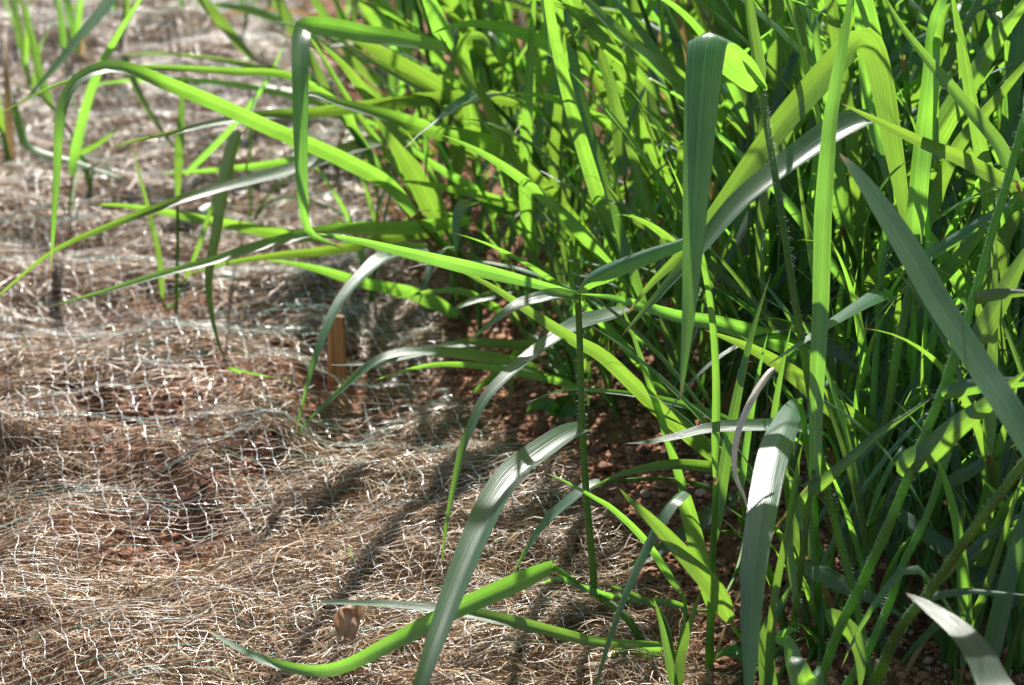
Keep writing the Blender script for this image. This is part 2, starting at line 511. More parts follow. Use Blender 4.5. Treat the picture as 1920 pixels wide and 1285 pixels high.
def fibres(n, ymin, ymax, length, width, spill=0.012):
    """n loose curly fibres lying on the mat, each a narrow bent strip"""
    y = ymin + (ymax - ymin) * rng.random(n)
    xl = -0.30 * y - 0.06
    xr = edge_x(y) + spill
    x = xl + (xr - xl) * rng.random(n)
    ok = (inside(x, y) > -spill * rng.random(n) * 3) & (hollow(x, y) < .006 + .022 * rng.random(n) ** 2)
    x, y = x[ok], y[ok]; n = len(x)
    s = 7
    th = rng.normal(0, .75, n) + NET_ROT + np.where(rng.random(n) < .2, rng.random(n) * 3.1, 0)
    curv = rng.normal(0, 22, n); c2 = rng.normal(0, 45, n)
    ln = length * (.4 + 1.1 * rng.random(n))
    t = np.linspace(-.5, .5, s)[None]
    ang = th[:, None] + (curv[:, None] * t * ln[:, None]) + c2[:, None] * ln[:, None] * (t ** 2)
    dx, dy = np.cos(ang) * ln[:, None] / (s - 1), np.sin(ang) * ln[:, None] / (s - 1)
    PX = x[:, None] + np.cumsum(dx, 1) - ln[:, None] * .5 * np.cos(th)[:, None]
    PY = y[:, None] + np.cumsum(dy, 1) - ln[:, None] * .5 * np.sin(th)[:, None]
    lift = rng.random(n) ** 2 * (.0035 + .002 * (y < 1.24) + .006 * np.clip(vnoise(x * 9, y * 11, 77) * 3, 0, 1))
    arch = rng.normal(0, .0028, n)
    PZ = mat_h(PX, PY) - 0.85 * hollow(PX, PY) * (.6 + .4 * rng.random(n))[:, None] - .001 + lift[:, None] + arch[:, None] * (1 - 4 * t ** 2) \
        + rng.normal(0, .0007, PX.shape)
    P = np.stack([PX, PY, PZ], -1)
    w = width * (.6 + .8 * rng.random(n))
    nd = np.stack([-np.sin(ang), np.cos(ang), np.zeros_like(ang)], -1)
    tilt = rng.normal(0, .9, (n, 1, 1))
    sd = nd * np.cos(tilt) + np.array([0, 0, 1.0]) * np.sin(tilt)
    tp = (1 - (2 * np.abs(t)) ** 4 * .7)[..., None] * w[:, None, None] * .5
    Vv = np.stack([P - sd * tp, P + sd * tp], 2).reshape(-1, 3)
    b = (np.arange(n) * 2 * s)[:, None] + (np.arange(s - 1) * 2)[None]
    F = np.stack([b, b + 1, b + 3, b + 2], -1).reshape(-1, 4)
    q = rng.random((n, 1))
    C = np.array([.17, .085, .036]) * (1 - q) + np.array([.45, .285, .14]) * q
    C = np.where(rng.random((n, 1)) < .05, np.array([.62, .55, .44]), C)
    return Vv, F, np.repeat(C, 2 * s, 0)


parts = [fibres(56000, .92, 1.45, .028, .00042), fibres(28000, 1.4, 2.1, .032, .00065), fibres(15000, 2.05, 3.7, .045, .0014)]
off = 0; vs_, fs_, cs_ = [], [], []
for v, f, c in parts:
    vs_.append(v); fs_.append(f + off); cs_.append(c); off += len(v)
o = obj('coir_fibres', mesh('coir_fibres', np.concatenate(vs_) - root_off, np.concatenate(fs_), colr=np.concatenate(cs_)), M_FIBRE, root)
tag(o, 'loose curly brown straw fibres of the mat', kind='stuff')


def strands(lines, rad_fn, k, shade):
    vs_, fs_, cs_, off = [], [], [], 0
    for P, key in lines:
        if len(P) < 4: continue
        v, f, _ = tube(P, rad_fn(P, key), k)
        vs_.append(v); fs_.append(f + off); off += len(v)
        cs_.append(np.repeat(shade(P, key), k, 0))
    return np.concatenate(vs_), np.concatenate(fs_), np.concatenate(cs_)


def clip_runs(x, y, z, key, lo):
    ins = (inside(x, y) > lo) & (x > -1.0 - .0 * y) & (x > -.31 * y - .10) & (y > .90) & (y < 3.75)
    out_, cur = [], []
    for a in range(len(x)):
        if ins[a]: cur.append(a)
        elif cur:
            out_.append(cur); cur = []
    if cur: out_.append(cur)
    return [(np.stack([x[c], y[c], z[c]], -1), key) for c in out_ if len(c) > 6]


def net_z(x, y):
    return mat_h(x, y) + .0034 + .0065 * vnoise(x * 38, y * 38, 81) + .007 * vnoise(x * 11, y * 11, 83) - .30 * hollow(x, y)


CELL_U, CELL_V = 0.0114, 0.0062
warp, weft = [], []


def warp_dx(u, v):
    return .014 * fbm(u * 3, v * 5, 91, 2) + .0050 * vnoise(u * 25, v * 45, 93) + .002 * vnoise(u * 60, v * 150, 94)


def warp_dv(u, v):
    return .026 * fbm(u * 4 + 7, v * 4, 95, 2) + .009 * vnoise(u * 22, v * 30, 97)


for q, uu in enumerate(np.arange(u0, u1, CELL_U)):
    v = np.arange(v0, v1, .0035)
    u = uu + warp_dx(uu, v)
    # braided chain: small sideways zigzag
    u = u + .0006 * np.where((np.arange(len(v)) % 3) == 0, 1, -.5) * np.sign(np.sin(np.arange(len(v)) * 1.05))
    x, y = from_net(u, v)
    warp += clip_runs(x, y, net_z(x, y) + .0008, q, .0)
for q, vv in enumerate(np.arange(v0, v1, CELL_V)):
    u = np.arange(u0, u1, .0058)
    v = vv + warp_dv(u, vv) + .0012 * vnoise(u * 140, np.full_like(u, q * 3.7), 99)
    x, y = from_net(u, v)
    sag = .0024 - .0012 * np.abs(np.sin((u - u0) / CELL_U * math.pi))
    weft += clip_runs(x, y, net_z(x, y) + sag, q, -.012 * rnd.random())
wv = lambda P, s: vnoise(P[:, 0] * 60 + s * 9.1, P[:, 1] * 60, 101)
far = lambda P: np.clip((P[:, 1] - 1.3) / 2, 0, 1)
v, f, c = strands(warp, lambda P, q: (.00022 + .00017 * np.sin(np.arange(len(P)) * 2.1 + q) + .0003 * wv(P, q)) * (1 + far(P) * .5), 4,
                  lambda P, q: np.repeat((np.array([.74, .72, .67]) * (.80 + .75 * wv(P, q) + .5 * vnoise(P[:, 0] * 8, P[:, 1] * 8, 107))[:, None].clip(.3, 1.2)), 1, 0))
obj('warp_strands', mesh('warp_strands', v - root_off, f, colr=c), M_NET, root)['label'] = 'white braided strands running away from the camera'
green = lambda P, q: np.where((vnoise(P[:, 0] * 7 + q * 3.3, P[:, 1] * 3, 103) > .22)[:, None], np.array([.16, .48, .36]), np.array([.58, .54, .47]))
v, f, c = strands(weft, lambda P, q: (.00014 + .00014 * wv(P, q)).clip(.00007) * (1 + far(P) * .6), 3, green)
obj('weft_strands', mesh('weft_strands', v - root_off, f, colr=c), M_NET, root)['label'] = 'thin crosswise net threads, some tinted green'

# ------------------------------------------------------------------ wooden stake, dead leaf
g = gnd(632, 716)
sc = 1.61 / FPX
w, dpt, h = 17 * sc, 12 * sc, 178 * sc
prof = [(-.45 * h, .25), (-.06 * h, 1.0), (.35 * h, .98), (.96 * h, .93), (h, .80)]
V, F = [], []
for z, s_ in prof:
    ch = .72
    for (a, b) in ((-1, -ch), (-ch, -1), (ch, -1), (1, -ch), (1, ch), (ch, 1), (-ch, 1), (-1, ch)):
        V.append((a * w * s_ + .05 * z, b * dpt * s_, z))
for k in range(len(prof) - 1):
    for j in range(8):
        F.append((k * 8 + j, k * 8 + (j + 1) % 8, k * 8 + 8 + (j + 1) % 8, k * 8 + 8 + j))
st = obj('wooden_stake', mesh('wooden_stake', V, [np.array(F), np.array([tuple(range(32, 40)), tuple(range(7, -1, -1))])], smooth=False), M_WOOD)
st.location = (g[0], g[1], sh(g[0], g[1]) + .012)
st.rotation_euler = (R(-3), R(-2), R(14))
tag(st, 'short orange brown wooden stake driven through the mat', 'stake')

g = gnd(648, 1222)
zz = float(mat_h(np.array([g[0]]), np.array([g[1]]))[0])
dl = empty('dead_leaf', (g[0], g[1] - .01, zz + .006))
dl.rotation_euler = (-.75, .1, .35)
tag(dl, 'curled pinkish brown dead leaf lying on the netting', 'leaf')
sc = 1.16 / FPX
# cupped blade
n_, m_ = 16, 10
a, b = np.meshgrid(np.linspace(0, 1, n_), np.linspace(-1, 1, m_ + 1), indexing='ij')
wd = 35 * sc * (.5 + .5 * np.sin((a * .7 + .12) * math.pi)) * (1 - .25 * a * np.abs(np.sin(b * 3 + 1)))
ang = b * (.75 + .5 * a)
px_ = wd * np.sin(ang) + .004 * a
py_ = -wd * .8 * (1 - np.cos(ang)) + .0016 * np.sin(a * 8 + b * 3) + .0012 * np.sin(b * 9 + a * 3)
pz_ = -.002 + 60 * sc * a + .001 * np.sin(a * 9 + b * 4)
i = (np.arange(n_ - 1)[:, None] * (m_ + 1) + np.arange(m_)[None]).ravel()
F = np.stack([i, i + 1, i + m_ + 2, i + m_ + 1], -1)
obj('blade', mesh('dead_blade', np.stack([px_, py_, pz_], -1).reshape(-1, 3), F, uv=np.stack([(b + 1) / 2, a], -1).reshape(-1, 2)), M_BROWN, dl)
# rolled tip: a spiral sheet
n_, m_ = 26, 8
a, b = np.meshgrid(np.linspace(0, 1, n_), np.linspace(0, 1, m_ + 1), indexing='ij')
rr = (17 - 8 * a) * sc
th = a * 11 + .8
ax = np.array([18, 2, 24]) * sc
cx = np.array([.0055, .002, 46 * sc])
e1, e2 = norm(np.array([1, .1, -.55])), norm(np.array([.1, -1, .1]))
Pq = cx + b[..., None] * ax * (1 - .25 * a[..., None]) + rr[..., None] * (np.cos(th)[..., None] * e1 + np.sin(th)[..., None] * e2)
i = (np.arange(n_ - 1)[:, None] * (m_ + 1) + np.arange(m_)[None]).ravel()
F = np.stack([i, i + 1, i + m_ + 2, i + m_ + 1], -1)
obj('rolled_tip', mesh('rolled_tip', Pq.reshape(-1, 3), F, uv=np.stack([b, a], -1).reshape(-1, 2)), M_BROWN, dl)

# ------------------------------------------------------------------ grass: traced blades on real plants
def width_profile(t, base=.55, taper=1.7, bl=.12):
    up = base + (1 - base) * np.clip(t / bl, 0, 1) ** .7
    return up * (1 - np.clip(t, 0, 1) ** (taper * 1.6)) ** .85 + .004


def traced_blade(pts, w, roll, fold=.38, n=40, base=.55, taper=1.25, bl=.12, blunt=0, wave=.03, face=None, bias=26, sides=None):
    pts = np.array(pts, float)
    P = catmull(np.array([at(*p) for p in pts]), n)
    d = (P - CAMP) @ FWD
    t = np.linspace(0, 1, n)
    roll = np.radians(np.interp(t, np.linspace(0, 1, len(roll)), roll) if len(roll) > 1 else np.full(n, roll[0]))
    T = norm(np.gradient(P, axis=0))
    Vw = norm(P - CAMP)
    S = np.cross(T, Vw)
    S = norm(S)
    for k in range(1, n):
        if S[k] @ S[k - 1] < 0: S[k] = -S[k]
    mean = S.mean(0)
    ref = mean[2] if abs(mean[2]) > .35 else mean[0]
    if ref < 0: S = -S
    for _ in range(2):
        S[1:-1] = norm(S[:-2] + S[1:-1] * 2 + S[2:])
    S = norm(S - T * np.sum(S * T, 1, keepdims=True))
    N0 = np.cross(S, T)
    N0 = N0 * np.sign(np.sum(N0 * Vw, 1, keepdims=True))
    S0 = S
    roll = roll - R(bias) * np.clip((R(30) - roll) / R(20), 0, 1) * np.abs(S0[:, 2])
    S = S * np.cos(roll)[:, None] + N0 * np.sin(roll)[:, None]
    if face is not None:                      # turn the upper face of the blade to the sky
        fw = np.interp(t, np.linspace(0, 1, len(face)), face)[:, None]
        Sf = norm(np.cross(np.array([0., -.24, .97])[None], T))
        Sf = Sf * np.sign(np.sum(Sf * S0, 1, keepdims=True))
        S = norm(S * (1 - fw) + Sf * fw)
    W = w * d / FPX / np.maximum(np.abs(np.sum(S * S0, 1)), .45) * width_profile(t, base, taper, bl)
    if sides is not None:
        S = np.broadcast_to(np.array(sides, float), P.shape).copy()
        W = w * d / FPX * width_profile(t, base, taper, bl)
    if blunt: W = np.maximum(W, 0.35 * w * d / FPX * (t > .5))
    return ribbon(P, S, W, fold, 6, wave)


def hairs(P, rad, count, ln=.0019):
    """fine pale hairs standing off a stem"""
    n = len(P)
    count = int(count * .8)
    k = rng.integers(0, n - 1, count); t = rng.random((count, 1))
    B = P[k] * (1 - t) + P[k + 1] * t
    T = norm(P[k + 1] - P[k])
    D = norm(np.cross(T, rng.normal(size=(count, 3))))
    rr = (np.broadcast_to(rad, n)[k])[:, None]
    D2 = norm(D + T * rng.normal(.2, .35, (count, 1)))
    A = B + D * rr * .9
    E = A + D2 * ln * (.5 + .9 * rng.random((count, 1)))
    sd = norm(np.cross(D2, T + .3 * rng.normal(size=(count, 3)))) * .00004
    v = np.stack([A - sd, A + sd, E + sd * .5, E - sd * .5], 1).reshape(-1, 3)
    b = np.arange(count)[:, None] * 4
    return v, np.concatenate([b, b + 1, b + 2, b + 3], 1), np.full((count * 4, 3), .92)


PLANTS = {}


def plant(key, root_px, label, group=None, name='grass_plant'):
    g = gnd(*root_px)
    z = sh(g[0], g[1])
    o = empty(name, (g[0], g[1], z))
    tag(o, label, 'grass' if name == 'grass_plant' else 'weed', group)
    PLANTS[key] = (o, np.array([g[0], g[1], z]))
    return o


def blade(key, pts, w, roll=(0,), sheath=True, mat=None, label=None, srad=None, **kw):
    o, loc = PLANTS[key]
    v, f, uv = traced_blade(pts, w, roll, **kw)
    b = obj('leaf', mesh('leaf', v - loc, f, uv=uv), mat or M_LEAF, o)
    if label: b['label'] = label
    if sheath:
        p0, p1 = at(*pts[0]), at(*pts[1])
        t = norm(p0 - p1)
        h = np.linalg.norm(p0 - loc)
        c2 = p0 + t * h * .28 - np.array([0, 0, .08 * h])
        r0 = loc - np.array([0, 0, .012])
        c1 = loc + np.array([0, 0, .4 * h])
        s = np.linspace(0, 1, 18)[:, None]
        P = r0 * (1 - s) ** 3 + 3 * c1 * s * (1 - s) ** 2 + 3 * c2 * s * s * (1 - s) + p0 * s ** 3
        rad = srad or min(.0028, max(.0011, w * pts[0][2] / FPX * .11))
        v, f, uv = tube(P, np.linspace(rad * 1.15, rad * .85, 18), 7)
        obj('stem', mesh('stem', v - loc, f, uv=uv), M_SHEATH, o)


def stem(key, pts, wpx, hair=0, n=40, nodes=()):
    o, loc = PLANTS[key]
    P = catmull(np.array([at(*p) for p in pts] + [loc - [0, 0, .012]]), n)
    d = (P - CAMP) @ FWD
    rad = wpx * .5 * np.median(d) / FPX * np.linspace(.85, 1.1, n)
    for t in nodes:
        rad = rad * (1 + .28 * np.exp(-((np.linspace(0, 1, n) - t) / .02) ** 2))
    v, f, uv = tube(P, rad, 10)
    s = obj('stem', mesh('stem', v - loc, f, uv=uv), M_SHEATH, o)
    if hair:
        v, f, c = hairs(P, rad, hair)
        h = obj('stem_hairs', mesh('stem_hairs', v - loc, f, colr=c), M_HAIR, s)
        h['kind'] = 'stuff'


# --- plants in the middle and at left, leaning over the mat
plant('fold', (1060, 545), 'grass plant whose blade bends sharply and hangs straight down over the mat')
stem('fold', [(775, -30, 1.60), (840, 95, 1.62), (905, 175, 1.64), (970, 245, 1.67), (1025, 345, 1.72)], 9, 300)
blade('fold', [(838, 90, 1.60), (770, 78, 1.56), (690, 66, 1.52), (620, 52, 1.49), (575, 50, 1.465), (564, 70, 1.45), (563, 160, 1.43), (564, 280, 1.42), (569, 380, 1.42), (582, 438, 1.43), (650, 468, 1.45)],
      36, (30, 30, 20, 0, 0, 0), False, taper=2.4, fold=.3, base=.5, bl=.35)
blade('fold', [(840, 95, 1.62), (822, 40, 1.60), (800, -10, 1.58), (770, -60, 1.56)], 36, (0,), False)
blade('fold', [(990, 290, 1.68), (935, 271, 1.65), (834, 247, 1.6), (734, 221, 1.56), (640, 197, 1.53), (585, 178, 1.52), (545, 190, 1.53)], 38, (0, -5, 5, 45, 60))
blade('fold', [(1000, 200, 1.72), (918, 180, 1.7), (801, 184, 1.66), (717, 194, 1.63), (580, 211, 1.58), (500, 217, 1.54), (400, 233, 1.5), (334, 247, 1.47), (250, 265, 1.46), (187, 284, 1.47)], 27, (0, 0, 5, 45, 5))

plant('arch', (880, 560), 'grass plant with a long bright blade arching far left over the mat')
blade('arch', [(778, 402, 1.62), (730, 345, 1.6), (650, 300, 1.56), (580, 268, 1.53), (500, 235, 1.5), (400, 190, 1.46), (310, 155, 1.43), (235, 130, 1.40), (180, 133, 1.385), (132, 165, 1.37), (112, 230, 1.36), (107, 310, 1.36), (100, 430, 1.36), (94, 522, 1.37)],
      29, (0, -5, -5, 0, 40, 0, 0), taper=2.2)
blade('arch', [(800, 400, 1.72), (734, 300, 1.7), (667, 210, 1.68), (600, 100, 1.66), (575, 60, 1.65)], 12, (20,), taper=3)
stem('arch', [(580, 140, 1.66), (667, 254, 1.66), (734, 334, 1.67), (784, 401, 1.68), (840, 480, 1.72)], 11, 200)
blade('arch', [(760, 395, 1.66), (700, 300, 1.66), (665, 245, 1.66), (640, 200, 1.64), (545, 142, 1.58), (430, 133, 1.53), (334, 128, 1.5), (235, 129, 1.46), (134, 150, 1.43), (67, 177, 1.42), (0, 214, 1.41), (-30, 232, 1.41)], 18, (0, 0, 10, 20, 10))
blade('arch', [(830, 420, 1.7), (818, 401, 1.7), (784, 334, 1.68), (747, 268, 1.66), (707, 200, 1.65), (650, 127, 1.63), (596, 76, 1.62)], 40, (-10,))

plant('long', (900, 600), 'grass plant with two very long thin blades reaching the left edge')
blade('long', [(800, 250, 1.76), (720, 265, 1.7), (635, 291, 1.62), (548, 321, 1.57), (401, 358, 1.5), (301, 388, 1.47), (187, 430, 1.45), (94, 474, 1.44), (0, 552, 1.45), (-40, 590, 1.46)], 26, (10, 48, 52, 45, 0, -10))
blade('long', [(880, 412, 1.7), (770, 425, 1.65), (635, 432, 1.57), (500, 460, 1.52), (401, 491, 1.49), (301, 516, 1.47), (180, 552, 1.46), (84, 577, 1.47)], 26, (0, 10, 35, 40, 30), fold=.45)
blade('long', [(860, 425, 1.74), (760, 438, 1.7), (619, 467, 1.64), (520, 478, 1.6), (430, 492, 1.58), (334, 520, 1.57)], 24, (-5,))
blade('long', [(860, 590, 1.76), (790, 553, 1.74), (740, 540, 1.72), (667, 524, 1.69), (600, 504, 1.67), (540, 492, 1.65), (490, 487, 1.64)], 27, (-8,))

plant('mid', (1180, 640), 'grass plant with broad bright blades crossing behind the sharply bent blade')
blade('mid', [(1130, 500, 1.62), (1119, 484, 1.6), (1082, 430, 1.56), (1018, 351, 1.53), (951, 278, 1.5), (901, 184, 1.48), (848, 110, 1.46), (820, 60, 1.45)], 36, (45, 45, 45), base=.8, face=(.4,))
blade('mid', [(1000, 470, 1.66), (992, 418, 1.64), (985, 334, 1.62), (988, 234, 1.6), (995, 100, 1.58), (1003, -20, 1.56), (1005, -60, 1.56)], 27, (-10, 0))
blade('mid', [(1030, 480, 1.68), (1036, 330, 1.66), (1042, 250, 1.65), (1052, 150, 1.63), (1066, 20, 1.6), (1070, -40, 1.6)], 22, (0,))
blade('mid', [(980, 395, 1.7), (968, 385, 1.7), (885, 361, 1.68), (794, 344, 1.66), (740, 338, 1.66)], 20, (0,))
blade('mid', [(900, 365, 1.75), (881, 348, 1.74), (834, 321, 1.73), (771, 278, 1.72), (730, 240, 1.72)], 17, (0,))
blade('mid', [(860, 187, 1.7), (834, 167, 1.7), (751, 117, 1.68), (660, 67, 1.66), (610, 50, 1.66)], 36, (-5,))
blade('mid', [(830, 200, 1.68), (794, 171, 1.66), (701, 117, 1.63), (620, 66, 1.62)], 20, (45,))
blade('mid', [(886, 300, 1.66), (885, 231, 1.64), (875, 150, 1.62), (868, 90, 1.6), (880, 68, 1.58), (905, 68, 1.57), (925, 95, 1.56), (942, 126, 1.56)], 32, (0, 0, 0, 0, 30, 40))
blade('mid', [(900, 178, 1.6), (861, 197, 1.6), (838, 210, 1.6), (818, 226, 1.6)], 17, (65,))
blade('mid', [(965, 250, 1.6), (950, 300, 1.59), (949, 330, 1.58), (951, 370, 1.58)], 22, (60, 50))
blade('mid', [(815, 240, 1.62), (804, 251, 1.6), (801, 290, 1.6), (798, 336, 1.6)], 14, (55,))
blade('mid', [(890, 380, 1.6), (868, 395, 1.58), (858, 430, 1.57), (855, 482, 1.57)], 22, (60, 50))

plant('top', (1300, 480), 'grass plant with a pale grey blade and green blades slanting down at top centre')
blade('top', [(1230, 370, 1.6), (1187, 285, 1.57), (1151, 218, 1.54), (1100, 124, 1.5), (1023, 0, 1.45), (990, -60, 1.43)], 21, (25,))
blade('top', [(1050, -50, 1.46), (1075, 15, 1.47), (1134, 84, 1.48), (1201, 144, 1.5), (1240, 190, 1.5), (1268, 226, 1.51)], 30, (-5,), sheath=False, base=.9)
blade('top', [(1300, 200, 1.42), (1278, 177, 1.42), (1218, 120, 1.41), (1167, 74, 1.4), (1094, 0, 1.4), (1050, -45, 1.4)], 31, (58,), face=(.8,))
blade('top', [(1240, 460, 1.45), (1222, 420, 1.44), (1195, 320, 1.43), (1160, 200, 1.42), (1135, 100, 1.42)], 22, (0,))
blade('top', [(1275, 480, 1.4), (1230, 430, 1.4), (1180, 400, 1.4), (1135, 345, 1.4)], 26, (0,))
blade('top', [(1120, 300, 1.55), (1085, 210, 1.53), (1060, 130, 1.5), (1090, 60, 1.48), (1120, 20, 1.47)], 22, (-10,))
blade('top', [(1170, 330, 1.5), (1150, 180, 1.5), (1120, 90, 1.5), (1085, 20, 1.5), (1060, -40, 1.5)], 26, (0,))

# --- the lone front stem
plant('front', (1262, 1222), 'low grass plant with lone front stem and large blade drooping to the bottom edge')
stem('front', [(1083, 552, 1.15), (1087, 640, 1.155), (1092, 800, 1.16), (1101, 950, 1.165), (1112, 1060, 1.17), (1119, 1112, 1.172), (1180, 1165, 1.165)], 14, 900, nodes=(.3,))
stem('front', [(1036, 1061, 1.16), (1075, 1088, 1.17), (1119, 1118, 1.175), (1180, 1168, 1.17)], 9)
blade('front', [(1083, 552, 1.15), (1002, 530, 1.16), (901, 504, 1.18), (800, 480, 1.2), (734, 465, 1.22), (660, 448, 1.24), (590, 437, 1.26)], 29, (0, -15, -10), False, base=.25, bl=.35)
blade('front', [(1083, 549, 1.15), (1110, 520, 1.14), (1160, 494, 1.13), (1220, 470, 1.125), (1280, 450, 1.12), (1340, 418, 1.12), (1390, 390, 1.12)], 34, (25, 42, 40), False, fold=.75, base=.25, bl=.2)
blade('front', [(1083, 554, 1.15), (1040, 556, 1.145), (1002, 566, 1.14), (962, 580, 1.13), (918, 611, 1.12), (881, 640, 1.12)], 24, (10, 45, 60, 55, 40), False, base=.3, face=(0, .5, 1, .9, .5))
blade('front', [(1096, 806, 1.155), (1062, 822, 1.14), (1015, 855, 1.12), (965, 895, 1.10), (925, 950, 1.08), (885, 1035, 1.055), (845, 1130, 1.03), (800, 1250, 1.00), (765, 1350, .985), (735, 1440, .98)],
      52, (52, 56, 50, 30, 20, 10, 5), False, fold=.5, base=.45, bl=.3, taper=2.2, face=(.5, .7, .7, .3, 0, 0, 0))
blade('front', [(1036, 1061, 1.16), (953, 1098, 1.135), (840, 1149, 1.11), (726, 1209, 1.09), (650, 1247, 1.08), (590, 1258, 1.08), (520, 1246, 1.085), (453, 1219, 1.10), (380, 1178, 1.12)], 37, (5, 8, 8, 10, 25, 55), False, fold=.3)
blade('front', [(1245, 1208, 1.15), (1126, 1204, 1.14), (1066, 1192, 1.135), (953, 1166, 1.13), (825, 1145, 1.13), (726, 1136, 1.135), (640, 1132, 1.145), (560, 1132, 1.155)], 27, (0, 15, 25, 50, 55, 50), fold=.4, base=.3, bl=.4)
blade('front', [(1150, 1120, 1.17), (1090, 1100, 1.17), (1045, 1085, 1.18), (1010, 1098, 1.19)], 12, (0,), False)
blade('front', [(1230, 1140, 1.18), (1200, 1122, 1.18), (1150, 1102, 1.18), (1104, 1098, 1.18)], 12, (20,))
blade('front', [(1275, 1105, 1.17), (1262, 1090, 1.17), (1208, 1011, 1.16), (1150, 955, 1.15), (1113, 932, 1.14), (1060, 903, 1.14), (1023, 887, 1.14)], 15, (0,))
blade('front', [(1240, 1220, 1.16), (1215, 1220, 1.16), (1190, 1214, 1.155), (1160, 1222, 1.15), (1130, 1240, 1.145), (1102, 1258, 1.145)], 30, (10,), taper=1.1)

plant('cross', (1400, 1020), 'grass plant with long bright blades crossing diagonally behind the lone front stem')
blade('cross', [(1400, 890, 1.3), (1318, 830, 1.28), (1234, 761, 1.26), (1134, 668, 1.24), (1079, 637, 1.235), (1000, 587, 1.23), (935, 544, 1.23), (880, 515, 1.235), (830, 492, 1.24)], 34, (-8, -8, -5))
blade('cross', [(1520, 672, 1.3), (1480, 650, 1.29), (1418, 628, 1.27), (1340, 606, 1.25), (1271, 594, 1.24), (1167, 563, 1.23), (1120, 555, 1.225), (1078, 551, 1.22)], 36, (5, 20, 20, 15), fold=.4)
blade('cross', [(1300, 985, 1.28), (1270, 880, 1.27), (1235, 770, 1.26), (1205, 680, 1.25), (1180, 610, 1.25), (1150, 540, 1.25)], 17, (0,))
blade('cross', [(1180, 580, 1.3), (1135, 597, 1.28), (1090, 610, 1.26), (1048, 631, 1.24), (968, 691, 1.21), (911, 748, 1.19), (885, 801, 1.18), (866, 849, 1.175), (840, 970, 1.17), (826, 1074, 1.17)], 27, (50, 55, 58, 45, 35, 30), face=(.5, .9, .9, .3, 0))
blade('cross', [(1130, 905, 1.24), (1092, 924, 1.23), (1028, 977, 1.22), (987, 1034, 1.215), (960, 1081, 1.215)], 20, (55, 50, 40))
blade('cross', [(1385, 795, 1.3), (1300, 766, 1.28), (1197, 742, 1.26), (1084, 731, 1.24), (1035, 738, 1.235), (984, 757, 1.23)], 14, (35,))
blade('cross', [(1400, 885, 1.27), (1362, 880, 1.26), (1264, 872, 1.24), (1170, 888, 1.22), (1104, 918, 1.215)], 24, (15, 25, 15))
blade('cross', [(1290, 1140, 1.2), (1250, 1130, 1.2), (1190, 1125, 1.2), (1120, 1110, 1.2), (1040, 1075, 1.2)], 14, (20,))
blade('cross', [(1380, 930, 1.3), (1330, 970, 1.29), (1260, 1020, 1.28), (1190, 1060, 1.27), (1130, 1085, 1.26)], 32, (30,))

plant('grey', (1080, 760), 'low grass plant with grey green blades curving down over the mat near the stake')
blade('grey', [(1010, 694, 1.46), (968, 683, 1.44), (900, 672, 1.42), (834, 665, 1.40), (754, 664, 1.385), (700, 684, 1.375), (634, 738, 1.37), (584, 785, 1.37), (545, 832, 1.375)], 23, (25, 45, 55, 50, 40))
blade('grey', [(1030, 640, 1.5), (980, 648, 1.48), (878, 645, 1.46), (800, 662, 1.44), (700, 682, 1.43), (617, 685, 1.43)], 20, (10, 30, 55, 50))
blade('grey', [(1090, 730, 1.48), (1040, 712, 1.47), (935, 691, 1.45), (870, 683, 1.44), (801, 685, 1.43), (734, 703, 1.43), (700, 714, 1.44)], 15, (0,))
blade('grey', [(800, 466, 1.5), (760, 470, 1.48), (731, 480, 1.46), (700, 501, 1.44), (644, 562, 1.41), (610, 627, 1.39), (584, 700, 1.38), (553, 818, 1.38)], 25, (30, 50, 55, 45, 35), sheath=False)
blade('grey', [(950, 590, 1.58), (900, 560, 1.56), (860, 545, 1.55), (800, 548, 1.55), (740, 560, 1.56)], 16, (10,))
blade('grey', [(1000, 640, 1.6), (930, 700, 1.58), (900, 725, 1.57), (877, 745, 1.57)], 24, (0,))
blade('grey', [(965, 545, 1.55), (905, 560, 1.54), (870, 572, 1.53), (840, 585, 1.53)], 18, (40,))
blade('grey', [(830, 470, 1.58), (815, 495, 1.57), (800, 530, 1.56), (785, 572, 1.56)], 18, (55,))
blade('grey', [(975, 675, 1.6), (960, 700, 1.6), (958, 760, 1.6)], 12, (0,))

plant('dark', (330, 565), 'thin grass plant rooted in the mat at left with one upright bright blade')
stem('dark', [(333, 375, 1.75), (333, 470, 1.76), (331, 530, 1.77)], 7)
blade('dark', [(333, 378, 1.75), (334, 330, 1.745), (338, 250, 1.74), (341, 190, 1.74), (342, 136, 1.74)], 21, (0,), False, base=.2, bl=.4)
blade('dark', [(305, 560, 1.76), (298, 480, 1.75), (280, 400, 1.74), (262, 330, 1.73), (249, 276, 1.72)], 11, (0,))
blade('dark', [(345, 530, 1.78), (370, 470, 1.77), (400, 380, 1.76), (432, 310, 1.76), (470, 230, 1.76)], 9, (0,))
plant('hang', (470, 420), 'grass plant on the mat with a dark blade drooping towards the wooden stake')
blade('hang', [(452, 250, 1.62), (440, 285, 1.6), (425, 350, 1.57), (411, 433, 1.54), (397, 500, 1.52), (395, 555, 1.51), (406, 625, 1.505), (428, 692, 1.505)], 25, (55, 58, 50, 45), base=.5)
blade('hang', [(428, 375, 2.0), (380, 400, 1.96), (470, 430, 1.9), (568, 442, 1.86), (700, 450, 1.84)], 20, (0,), sheath=False)
blade('hang', [(640, 420, 1.9), (568, 440, 1.86), (418, 417, 1.82), (300, 395, 1.8), (220, 384, 1.79), (155, 385, 1.79)], 25, (-5,))
blade('hang', [(660, 285, 1.9), (600, 292, 1.88), (500, 308, 1.86), (430, 316, 1.85), (360, 322, 1.85), (295, 325, 1.85)], 18, (0,))
